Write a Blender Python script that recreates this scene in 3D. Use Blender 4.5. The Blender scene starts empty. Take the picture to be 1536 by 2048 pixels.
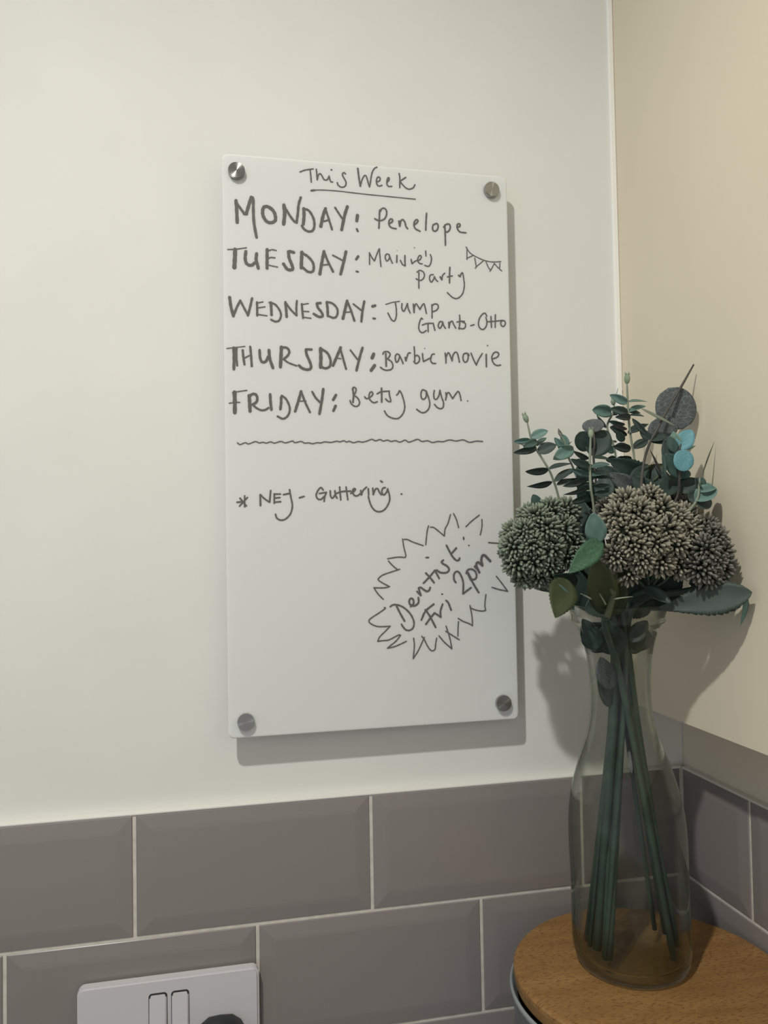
import bpy, bmesh, math, random
import numpy as np
from mathutils import Vector, Matrix
random.seed(7)
S = bpy.context.scene
COL = S.collection

# ------------------------------------------------------------------ camera
# world: X right along the board wall, -Y towards the viewer, Z up, Z=0 top edge of the tiles (metres)
CAM = Vector((.0667, -.7086, .2314)); YAW, PITCH, ROLL = .2126, .0308, -.0173
FOC = 1595.0
_f = Vector((math.sin(YAW)*math.cos(PITCH), math.cos(YAW)*math.cos(PITCH), math.sin(PITCH)))
_r0 = Vector((math.cos(YAW), -math.sin(YAW), 0)); _u0 = _r0.cross(_f)
_r = _r0*math.cos(ROLL)+_u0*math.sin(ROLL); _u = _u0*math.cos(ROLL)-_r0*math.sin(ROLL)
cd = bpy.data.cameras.new('camera'); cam = bpy.data.objects.new('camera', cd); COL.objects.link(cam)
m = Matrix((_r, _u, -_f)).transposed().to_4x4(); m.translation = CAM; cam.matrix_world = m
cd.sensor_fit = 'VERTICAL'; cd.sensor_height = 36; cd.lens = FOC/2048*36; cd.clip_start = .01
S.camera = cam

def ray(x, y): return _f+_r*((x-768)/FOC)-_u*((y-1024)/FOC)
def at(x, y, Y):
    d = ray(x, y); return CAM+d*((Y-CAM.y)/d.y)
def atx(x, y, X):
    d = ray(x, y); return CAM+d*((X-CAM.x)/d.x)

# ------------------------------------------------------------------ light
W = bpy.data.worlds.new('world'); S.world = W; W.use_nodes = True
W.node_tree.nodes['Background'].inputs[0].default_value = (.90, .915, .96, 1)
W.node_tree.nodes['Background'].inputs[1].default_value = .56
def spot(name, loc, power, size, color, blend=1.0, rad=.022, aim=(0, 0, -1)):
    l = bpy.data.lights.new(name, 'SPOT'); l.energy = power; l.spot_size = math.radians(size); l.spot_blend = blend
    l.shadow_soft_size = rad; l.color = color
    o = bpy.data.objects.new(name, l); COL.objects.link(o); o.location = loc
    o.rotation_euler = Vector(aim).to_track_quat('-Z', 'Y').to_euler(); return o
LP = Vector((-.24, -.78, 1.18))
spot('spot_and_fill_lamp', LP, 49, 143, (1, .983, .895), aim=(.22, .10, -1))
spot('spot_and_fill_lamp', (.05, -2.3, 1.18), 28, 160, (1, .985, .92), rad=.25)  # added fill spot behind the camera, lifts the room's ambient light
S.view_settings.view_transform = 'Standard'; S.view_settings.look = 'None'
S.view_settings.exposure = 0; S.view_settings.gamma = 1; S.view_settings.use_curve_mapping = False

# ------------------------------------------------------------------ helpers
def P(name, col, rough=.6, metal=0, spec=.5, **k):
    mt = bpy.data.materials.new(name); mt.use_nodes = True; b = mt.node_tree.nodes['Principled BSDF']
    b.inputs['Base Color'].default_value = (*col, 1); b.inputs['Roughness'].default_value = rough
    b.inputs['Metallic'].default_value = metal; b.inputs['Specular IOR Level'].default_value = spec
    for kk, v in k.items(): b.inputs[kk.replace('_', ' ')].default_value = v
    return mt
def noise_col(mt, c1, c2, scale, detail=4, stretch=(1, 1, 1), lo=.35, hi=.65, bump=0, coord='Object', rot=(0, 0, 0)):
    nt = mt.node_tree; b = nt.nodes['Principled BSDF']; N = nt.nodes.new; L = nt.links.new
    tc = N('ShaderNodeTexCoord'); mp = N('ShaderNodeMapping'); mp.inputs['Scale'].default_value = stretch; mp.inputs['Rotation'].default_value = rot
    nz = N('ShaderNodeTexNoise'); nz.inputs['Scale'].default_value = scale; nz.inputs['Detail'].default_value = detail
    cr = N('ShaderNodeValToRGB'); cr.color_ramp.elements[0].position = lo; cr.color_ramp.elements[1].position = hi
    cr.color_ramp.elements[0].color = (*c1, 1); cr.color_ramp.elements[1].color = (*c2, 1)
    L(tc.outputs[coord], mp.inputs[0]); L(mp.outputs[0], nz.inputs['Vector']); L(nz.outputs[0], cr.inputs[0]); L(cr.outputs[0], b.inputs['Base Color'])
    if bump:
        bp = N('ShaderNodeBump'); bp.inputs['Strength'].default_value = bump; bp.inputs['Distance'].default_value = .001
        L(nz.outputs[0], bp.inputs['Height']); L(bp.outputs[0], b.inputs['Normal'])
    return mt
def obj(name, bm, mat, parent=None, smooth=False, loc=None):
    me = bpy.data.meshes.new(name)
    if isinstance(bm, bmesh.types.BMesh): bm.to_mesh(me); bm.free()
    else: me.from_pydata([tuple(v) for v in bm[0]], [], bm[1])
    if mat: me.materials.append(mat)
    if smooth:
        for p in me.polygons: p.use_smooth = True
    o = bpy.data.objects.new(name, me); COL.objects.link(o)
    if parent: o.parent = parent; o.matrix_parent_inverse = Matrix.Translation(-parent.location) if any(parent.location) else Matrix()
    return o
def tag(o, label=None, cat=None, group=None, kind=None):
    if label: o['label'] = label
    if cat: o['category'] = cat
    if group: o['group'] = group
    if kind: o['kind'] = kind
    return o
def empty(name, loc, label, cat, group=None):
    o = bpy.data.objects.new(name, None); COL.objects.link(o); o.location = loc; o.empty_display_size = .02
    return tag(o, label, cat, group)
def box(a, b, bev=0, seg=2):
    bm = bmesh.new(); bmesh.ops.create_cube(bm, size=1)
    for v in bm.verts: v.co = Vector([(a[i]+b[i])/2+v.co[i]*(b[i]-a[i]) for i in range(3)])
    if bev: bmesh.ops.bevel(bm, geom=bm.edges[:], offset=bev, segments=seg, affect='EDGES', profile=.5)
    return bm
def cyl(c0, c1, r0, r1=None, n=32, bev=0):
    c0, c1 = Vector(c0), Vector(c1); bm = bmesh.new()
    bmesh.ops.create_cone(bm, cap_ends=True, segments=n, radius1=r0, radius2=r0 if r1 is None else r1, depth=(c1-c0).length)
    if bev: bmesh.ops.bevel(bm, geom=[e for e in bm.edges if not (len(e.link_faces) == 2 and all(len(f.verts) == 4 for f in e.link_faces))], offset=bev, segments=2, affect='EDGES')
    q = (c1-c0).to_track_quat('Z', 'Y').to_matrix().to_4x4(); q.translation = (c0+c1)/2
    bmesh.ops.transform(bm, matrix=q, verts=bm.verts); return bm
def lathe(prof, c=(0, 0, 0), n=64, closed=False, lean=(0, 0)):
    vs, fs = [], []; k = len(prof)
    for i in range(n):
        a = 2*math.pi*i/n
        for r, z in prof: vs.append((c[0]+lean[0]*z+r*math.cos(a), c[1]+lean[1]*z+r*math.sin(a), c[2]+z))
    for i in range(n):
        j = (i+1) % n
        for q in range(k if closed else k-1):
            w = (q+1) % k; fs.append((i*k+q, j*k+q, j*k+w, i*k+w))
    bm = bmesh.new(); bv = [bm.verts.new(v) for v in vs]
    for f in fs:
        try: bm.faces.new([bv[x] for x in f])
        except ValueError: pass
    bmesh.ops.remove_doubles(bm, verts=bm.verts, dist=1e-6); bmesh.ops.recalc_face_normals(bm, faces=bm.faces)
    return bm
def catmull(pts, sub=6):
    if len(pts) < 3: return [Vector(p) for p in pts]
    P_ = [Vector(p) for p in pts]; P_ = [P_[0]*2-P_[1]]+P_+[P_[-1]*2-P_[-2]]; out = []
    for i in range(1, len(P_)-2):
        a, b, c, d = P_[i-1:i+3]
        for s in range(sub):
            t = s/sub
            out.append(.5*((2*b)+(c-a)*t+(2*a-5*b+4*c-d)*t*t+(3*b-a-3*c+d)*t**3))
    out.append(P_[-2]); return out
def tube(pts, r, n=8, sub=6, bm=None):
    """round stem through pts; r a number or one radius per point"""
    rr = r if isinstance(r, (list, tuple)) else [r]*len(pts)
    C = catmull(pts, sub); R_ = []
    for i in range(len(C)):
        t = i/(len(C)-1)*(len(rr)-1); k = min(int(t), len(rr)-2) if len(rr) > 1 else 0
        R_.append(rr[k]+(rr[k+1]-rr[k])*(t-k))
    bm = bm or bmesh.new(); rings = []; up = Vector((.3, 1, .2)).normalized()
    for i, c in enumerate(C):
        d = (C[min(i+1, len(C)-1)]-C[max(i-1, 0)]).normalized(); s = d.cross(up).normalized(); up = s.cross(d).normalized()
        rings.append([bm.verts.new(c+(s*math.cos(2*math.pi*q/n)+up*math.sin(2*math.pi*q/n))*R_[i]) for q in range(n)])
    for a, b in zip(rings, rings[1:]):
        for q in range(n): bm.faces.new((a[q], a[(q+1) % n], b[(q+1) % n], b[q]))
    bm.faces.new(rings[0][::-1]); bm.faces.new(rings[-1]); return bm

# ------------------------------------------------------------------ materials
M = {}
M['wall'] = noise_col(P('wall_paint', (.8, .79, .74), .75, spec=.3), (.76, .764, .735), (.785, .789, .76), 9, bump=.02)
M['cream'] = noise_col(P('cream_paint', (.7, .62, .48), .55, spec=.35), (.70, .635, .50), (.725, .66, .52), 6)
M['lower'] = noise_col(P('lightened_cream', (.4, .37, .33), .8, spec=.2), (.76, .70, .60), (.80, .74, .63), 12)  # same cream paint, missing ambient light put in as a lighter colour
M['caulk'] = P('white_caulk', (.74, .73, .70), .5)
M['grout'] = noise_col(P('grout', (.6, .57, .52), .9), (.58, .55, .50), (.68, .65, .6), 120, bump=.3)
M['board'] = P('frosted_acrylic', (.74, .755, .76), .28, spec=.45, Subsurface_Weight=.65, Subsurface_Scale=.005, Subsurface_Radius=(1, 1, 1))
M['ink'] = P('marker_ink', (.125, .125, .122), .5, spec=.3)
M['steel'] = P('brushed_steel', (.42, .41, .40), .34, metal=1)
M['cap'] = P('turned_steel', (.36, .36, .35), .3, metal=1, Anisotropic=.85)
_tn = M['cap'].node_tree.nodes.new('ShaderNodeTangent'); _tn.direction_type = 'RADIAL'; _tn.axis = 'Z'
M['cap'].node_tree.links.new(_tn.outputs[0], M['cap'].node_tree.nodes['Principled BSDF'].inputs['Tangent'])
M['plastic'] = P('white_plastic', (.62, .60, .625), .32)
M['gap'] = P('dark_gap', (.03, .03, .035), .6)
M['black'] = P('black_plastic', (.012, .013, .017), .42)
M['tin'] = noise_col(P('grey_enamel', (.25, .28, .29), .3), (.24, .27, .28), (.28, .31, .32), 30)
M['bud'] = noise_col(P('bud', (.22, .28, .2), .6), (.20, .27, .19), (.30, .36, .26), 200)
M['stem'] = noise_col(P('stem_green', (.07, .12, .08), .5), (.030, .055, .042), (.05, .085, .062), 60)
M['stem_pale'] = noise_col(P('stem_pale', (.2, .24, .18), .55), (.19, .23, .18), (.27, .30, .23), 60)
M['stem_brown'] = P('stem_brown', (.055, .05, .045), .55)
M['stem_olive'] = P('stem_olive', (.085, .10, .05), .55)

def tile_mat():
    mt = P('glazed_tile', (.24, .215, .2), .22, spec=.4); nt = mt.node_tree; b = nt.nodes['Principled BSDF']
    N = nt.nodes.new; L = nt.links.new; tc = N('ShaderNodeTexCoord'); nz = N('ShaderNodeTexNoise'); nz.inputs['Scale'].default_value = 14; nz.inputs['Detail'].default_value = 1
    bp = N('ShaderNodeBump'); bp.inputs['Strength'].default_value = .12; bp.inputs['Distance'].default_value = .003
    oi = N('ShaderNodeObjectInfo'); cr = N('ShaderNodeValToRGB')
    cr.color_ramp.elements[0].color = (.245, .222, .218, 1); cr.color_ramp.elements[1].color = (.262, .238, .234, 1)
    L(tc.outputs['Object'], nz.inputs['Vector']); L(nz.outputs[0], bp.inputs['Height']); L(bp.outputs[0], b.inputs['Normal'])
    L(oi.outputs['Random'], cr.inputs[0]); L(cr.outputs[0], b.inputs['Base Color']); return mt
M['tile'] = tile_mat()

def wood_mat():
    mt = P('beech_wood', (.5, .3, .14), .5, spec=.35); nt = mt.node_tree; b = nt.nodes['Principled BSDF']
    N = nt.nodes.new; L = nt.links.new; tc = N('ShaderNodeTexCoord')
    def nz(scale, st, rot, det=3):
        mp = N('ShaderNodeMapping'); mp.inputs['Rotation'].default_value = (0, 0, rot); mp.inputs['Scale'].default_value = st
        n = N('ShaderNodeTexNoise'); n.inputs['Scale'].default_value = scale; n.inputs['Detail'].default_value = det
        L(tc.outputs['Object'], mp.inputs[0]); L(mp.outputs[0], n.inputs['Vector']); return n
    rot = -.35
    g = nz(14, (1, 5, 1), rot); cr = N('ShaderNodeValToRGB')
    cr.color_ramp.elements[0].position = .3; cr.color_ramp.elements[0].color = (.22, .115, .038, 1)
    cr.color_ramp.elements[1].position = .7; cr.color_ramp.elements[1].color = (.31, .175, .062, 1)
    fl = nz(210, (1, 3.6, 1), rot, 1); fr = N('ShaderNodeValToRGB')
    fr.color_ramp.elements[0].position = .56; fr.color_ramp.elements[0].color = (0, 0, 0, 1)
    fr.color_ramp.elements[1].position = .605; fr.color_ramp.elements[1].color = (.75, .75, .75, 1)
    mx = N('ShaderNodeMixRGB'); mx.inputs[2].default_value = (.16, .07, .025, 1)
    L(g.outputs[0], cr.inputs[0]); L(fl.outputs[0], fr.inputs[0]); L(fr.outputs[0], mx.inputs[0]); L(cr.outputs[0], mx.inputs[1]); L(mx.outputs[0], b.inputs['Base Color'])
    bp = N('ShaderNodeBump'); bp.inputs['Strength'].default_value = -.3; bp.inputs['Distance'].default_value = .0005
    L(fr.outputs[0], bp.inputs['Height']); L(bp.outputs[0], b.inputs['Normal']); return mt
M['wood'] = wood_mat()

def glass_mat():
    mt = bpy.data.materials.new('clear_glass'); mt.use_nodes = True; nt = mt.node_tree; nt.nodes.clear()
    N = nt.nodes.new; L = nt.links.new; out = N('ShaderNodeOutputMaterial')
    g = N('ShaderNodeBsdfGlass'); g.inputs['IOR'].default_value = 1.45; g.inputs['Roughness'].default_value = 0; g.inputs['Color'].default_value = (.80, .825, .80, 1)
    t = N('ShaderNodeBsdfTransparent'); t.inputs[0].default_value = (.90, .91, .885, 1)
    gl = N('ShaderNodeBsdfGlossy'); gl.inputs['Roughness'].default_value = .03
    lw0 = N('ShaderNodeLayerWeight'); pw = N('ShaderNodeMath'); pw.operation = 'POWER'; pw.inputs[1].default_value = 5; L(lw0.outputs['Facing'], pw.inputs[0])
    fr = N('ShaderNodeMath'); fr.operation = 'MULTIPLY_ADD'; fr.inputs[1].default_value = .9; fr.inputs[2].default_value = .022; L(pw.outputs[0], fr.inputs[0])
    m1 = N('ShaderNodeMixShader'); L(fr.outputs[0], m1.inputs[0]); L(t.outputs[0], m1.inputs[1]); L(gl.outputs[0], m1.inputs[2])
    lw = N('ShaderNodeLayerWeight'); lw.inputs[0].default_value = .5
    cr = N('ShaderNodeValToRGB'); cr.color_ramp.elements[0].position = .42; cr.color_ramp.elements[1].position = .82
    cr.color_ramp.elements[0].color = (.02, .02, .02, 1); cr.color_ramp.elements[1].color = (.95, .95, .95, 1)
    L(lw.outputs['Facing'], cr.inputs[0]); m2 = N('ShaderNodeMixShader'); L(cr.outputs[0], m2.inputs[0]); L(m1.outputs[0], m2.inputs[1]); L(g.outputs[0], m2.inputs[2])
    L(m2.outputs[0], out.inputs[0]); return mt
M['glass'] = glass_mat()

def leaf_mat(name, c1, c2, vein=None, rough=.55):
    """leaf with mottled colour and a fine net of veins laid over the leaf's own UVs"""
    mt = P(name, c1, rough, spec=.35); nt = mt.node_tree; b = nt.nodes['Principled BSDF']; N = nt.nodes.new; L = nt.links.new
    tc = N('ShaderNodeTexCoord'); nz = N('ShaderNodeTexNoise'); nz.inputs['Scale'].default_value = 3; nz.inputs['Detail'].default_value = 3
    cr = N('ShaderNodeValToRGB'); cr.color_ramp.elements[0].position = .3; cr.color_ramp.elements[1].position = .7
    cr.color_ramp.elements[0].color = (*c1, 1); cr.color_ramp.elements[1].color = (*c2, 1)
    L(tc.outputs['UV'], nz.inputs['Vector']); L(nz.outputs[0], cr.inputs[0]); src = cr.outputs[0]
    if vein:
        vo = N('ShaderNodeTexVoronoi'); vo.feature = 'DISTANCE_TO_EDGE'; vo.inputs['Scale'].default_value = 9
        mp = N('ShaderNodeMapping'); mp.inputs['Scale'].default_value = (1.1, .7, 1); nn = N('ShaderNodeTexNoise'); nn.inputs['Scale'].default_value = 5
        ad = N('ShaderNodeMixRGB'); ad.blend_type = 'ADD'; ad.inputs[0].default_value = .12
        L(tc.outputs['UV'], mp.inputs[0]); L(mp.outputs[0], ad.inputs[1]); L(nn.outputs[1], ad.inputs[2]); L(ad.outputs[0], vo.inputs['Vector'])
        vr = N('ShaderNodeValToRGB'); vr.color_ramp.elements[0].color = (1, 1, 1, 1); vr.color_ramp.elements[1].color = (0, 0, 0, 1); vr.color_ramp.elements[1].position = .07
        L(vo.outputs[0], vr.inputs[0]); mx = N('ShaderNodeMixRGB'); mx.inputs[2].default_value = (*vein, 1)
        L(vr.outputs[0], mx.inputs[0]); L(src, mx.inputs[1]); src = mx.outputs[0]
    L(src, b.inputs['Base Color']); return mt
M['T'] = leaf_mat('leaf_teal', (.10, .19, .17), (.16, .26, .23))
M['D'] = leaf_mat('leaf_dark_shaded', (.028, .045, .042), (.05, .075, .068))  # dark leaf green, partly shade put into the colour
M['K'] = leaf_mat('leaf_deep_green_shaded', (.015, .032, .026), (.03, .055, .045))  # deepest green, shade of the inner foliage included in the colour
M['G'] = leaf_mat('leaf_green', (.03, .085, .05), (.05, .12, .07), (.08, .16, .10))
M['O'] = leaf_mat('leaf_olive', (.036, .048, .022), (.054, .067, .030))
M['B'] = leaf_mat('leaf_blue', (.085, .245, .29), (.13, .31, .355), (.18, .37, .41))
M['V'] = leaf_mat('leaf_slate', (.062, .078, .082), (.09, .105, .11), (.17, .185, .18))
M['Y'] = leaf_mat('leaf_pale_teal', (.20, .33, .27), (.28, .40, .33))
M['M'] = leaf_mat('leaf_mid_teal', (.045, .09, .08), (.075, .13, .115))
M['L'] = leaf_mat('leaf_grey_green', (.04, .058, .048), (.058, .08, .068))
M['R'] = leaf_mat('leaf_brown_grey', (.13, .12, .105), (.18, .165, .14))

# ------------------------------------------------------------------ setting
C1, C2, ZC = .5123, .4635, .066      # tiled plane of the right wall, face of its boxed-out upper part, underside of that part
ZW, ZT = -.3065, 1.22                # worktop, ceiling
tag(obj('wall_back', box((-2.6, .008, -1.2), (C1+.12, .10, ZT)), M['wall']), kind='structure')
tag(obj('trim_4', box((C1+.0075, -2.6, -1.2), (C1+.12, .0075, ZC+.01)), M['lower']), 'shaded plaster strip of the right wall under the cream boxing', kind='structure')
tag(obj('wall_right', box((C2, -2.6, ZC), (C1+.12, .0075, ZT)), M['cream']), 'cream boxed-out upper face of the right wall', kind='structure')
tag(obj('ceiling', box((-2.6, -3.2, ZT), (C1+.12, .10, ZT+.05)), M['wall']), kind='structure')
tag(obj('floor', box((-2.6, -3.2, -1.25), (C1+.12, .10, -1.2)), M['grout']), kind='structure')
# sealant strip down the corner, with small cracks low down
tag(obj('trim_1', box((C2-.0056, .0052, ZC), (C2-.0002, .0085, ZT), .0008), P('bright_caulk', (.95, .94, .9), .5)), kind='structure')
cr_ = bmesh.new()
for pts in ([(1240, 767), (1243, 767.5)], [(1246, 766), (1247, 780), (1244, 786), (1241, 789)], [(1249, 779), (1243, 783), (1238, 792)], [(1238, 770), (1234, 784), (1231, 792)]):
    tube([at(x, y, .0054) for x, y in pts], .00022, 5, 2, cr_)
tag(obj('trim_3', cr_, M['stem_brown']), 'fine cracks in the corner sealant', kind='structure')
tag(obj('trim_2', box((-.9, .0000, .0000), (C1, .0082, .0022), .0008), M['caulk']), kind='structure')
tag(obj('trim_5', box((C1, -1.2, .0000), (C1+.0082, .0, .0022), .0008), M['caulk']), kind='structure')

# tiles: bevelled metro tiles on a grout bed, each tile a part of the splashback
sb = empty('tiled_splashback', (0, .004, ZW), 'grey glazed metro tile splashback with pale grout, below the white board', 'tiles')
sr = empty('tiled_splashback', (C1+.004, -.1, ZW), 'short run of grey metro tiles on the right wall, behind the glass vase', 'tiles')
obj('grout', box((-.9, .0009, ZW), (C1+.008, .0079, -.0001)), M['grout'], sb)
obj('grout', box((C1+.0009, -1.2, ZW), (C1+.0074, .0009, -.0001)), M['grout'], sr)
def tile_mesh(w, h):
    bm = bmesh.new(); bv = .011
    lv = [(0, .0040), (0, .0006), (.0006, 0), (bv, -.0011), (bv+.003, -.0013)]   # inset, depth
    rings = []
    for ins, y in lv:
        rings.append([bm.verts.new((x, y, z)) for x, z in ((ins, -ins), (w-ins, -ins), (w-ins, -h+ins), (ins, -h+ins))])
    for a, b in zip(rings, rings[1:]):
        for q in range(4): bm.faces.new((a[q], b[q], b[(q+1) % 4], a[(q+1) % 4]))
    bm.faces.new(rings[-1]); bmesh.ops.recalc_face_normals(bm, faces=bm.faces)
    me = bpy.data.meshes.new('tile'); bm.to_mesh(me); bm.free(); me.materials.append(M['tile'])
    if me.polygons[-1].normal.y > 0: me.flip_normals()
    return me
_tm = {}
def put_tile(par, loc, rz, w, h=.1):
    k = (round(w, 4), round(h, 4))
    if k not in _tm: _tm[k] = tile_mesh(w, h)
    o = bpy.data.objects.new('tile', _tm[k]); COL.objects.link(o); o.parent = par
    o.location = Vector(loc)-par.location; o.rotation_euler.z = rz
for row in range(3):
    z = -.103*row; x = -.406+.0015-(.1015 if row % 2 else 0)
    while x < C1-.01:
        w = min(.2, C1-.002-x)
        if x > -.9: put_tile(sb, (x, random.uniform(-.0002, .0002), z), 0, w)
        x += .203
    e = -.002
    for k in range(5):
        e2 = (-.1002+.0015 if row % 2 == 0 else -.1002-.1015+.0015)-.203*k
        put_tile(sr, (C1, e, z), -math.pi/2, e-e2)
        e = e2-.003
# worktop below the frame
wt = empty('worktop', (-.1, -.3, ZW-.04), 'dark worktop running along the wall under the tiles', 'worktop')
obj('slab', box((-.9, -.62, ZW-.04), (C1+.007, .007, ZW-.0002), .003), noise_col(P('stone', (.1, .1, .1), .3), (.16, .155, .15), (.22, .215, .21), 80), wt)

# ------------------------------------------------------------------ whiteboard
YB = -.013; TH = .004
cs = [at(x, y, YB) for x, y in ((440, 311), (1013, 352), (1038, 1437), (460, 1477))]
bx0, bx1, bz0, bz1 = .0785, .3400, .0620, .5665
board = empty('whiteboard', ((bx0+bx1)/2, YB, bz0), 'frosted white weekly planner board with handwriting, held off the wall by four steel caps', 'whiteboard')
def rounded_slab(x0, x1, z0, z1, r, y0, y1, bev, n=6):
    bm = bmesh.new(); vs = []
    for cx, cz, a0 in ((x1-r, z1-r, 0), (x0+r, z1-r, 90), (x0+r, z0+r, 180), (x1-r, z0+r, 270)):
        for i in range(n+1):
            a = math.radians(a0+90*i/n); vs.append(bm.verts.new((cx+r*math.cos(a), y1, cz+r*math.sin(a))))
    f = bm.faces.new(vs); g = bmesh.ops.extrude_face_region(bm, geom=[f]); bmesh.ops.translate(bm, vec=(0, y0-y1, 0), verts=[v for v in g['geom'] if isinstance(v, bmesh.types.BMVert)])
    bmesh.ops.recalc_face_normals(bm, faces=bm.faces)
    if bev:
        ed = [e for e in bm.edges if abs(e.verts[0].co.y-e.verts[1].co.y) < 1e-7]
        bmesh.ops.bevel(bm, geom=ed, offset=bev, segments=2, affect='EDGES')
    return bm
obj('panel', rounded_slab(bx0, bx1, bz0, bz1, .005, YB, YB+TH, .0007), M['board'], board)
for px, py in ((473, 342), (983, 380), (1007, 1406), (492, 1444)):
    p = at(px, py, YB-.0022)
    so = obj('standoff', cyl((p.x, .0079, p.z), (p.x, YB+.001, p.z), .0062), M['steel'], board, True)
    so.location = -board.location; so.matrix_parent_inverse = Matrix()
    cp = obj('cap', cyl((0, 0, 0), (0, 0, .0043), .0072, n=48, bev=.0005), M['cap']); cp.parent = so
    cp.location = (p.x, YB-.0001, p.z); cp.rotation_euler = (math.pi/2, 0, 0); cp['label'] = 'round brushed steel cap'

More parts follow.
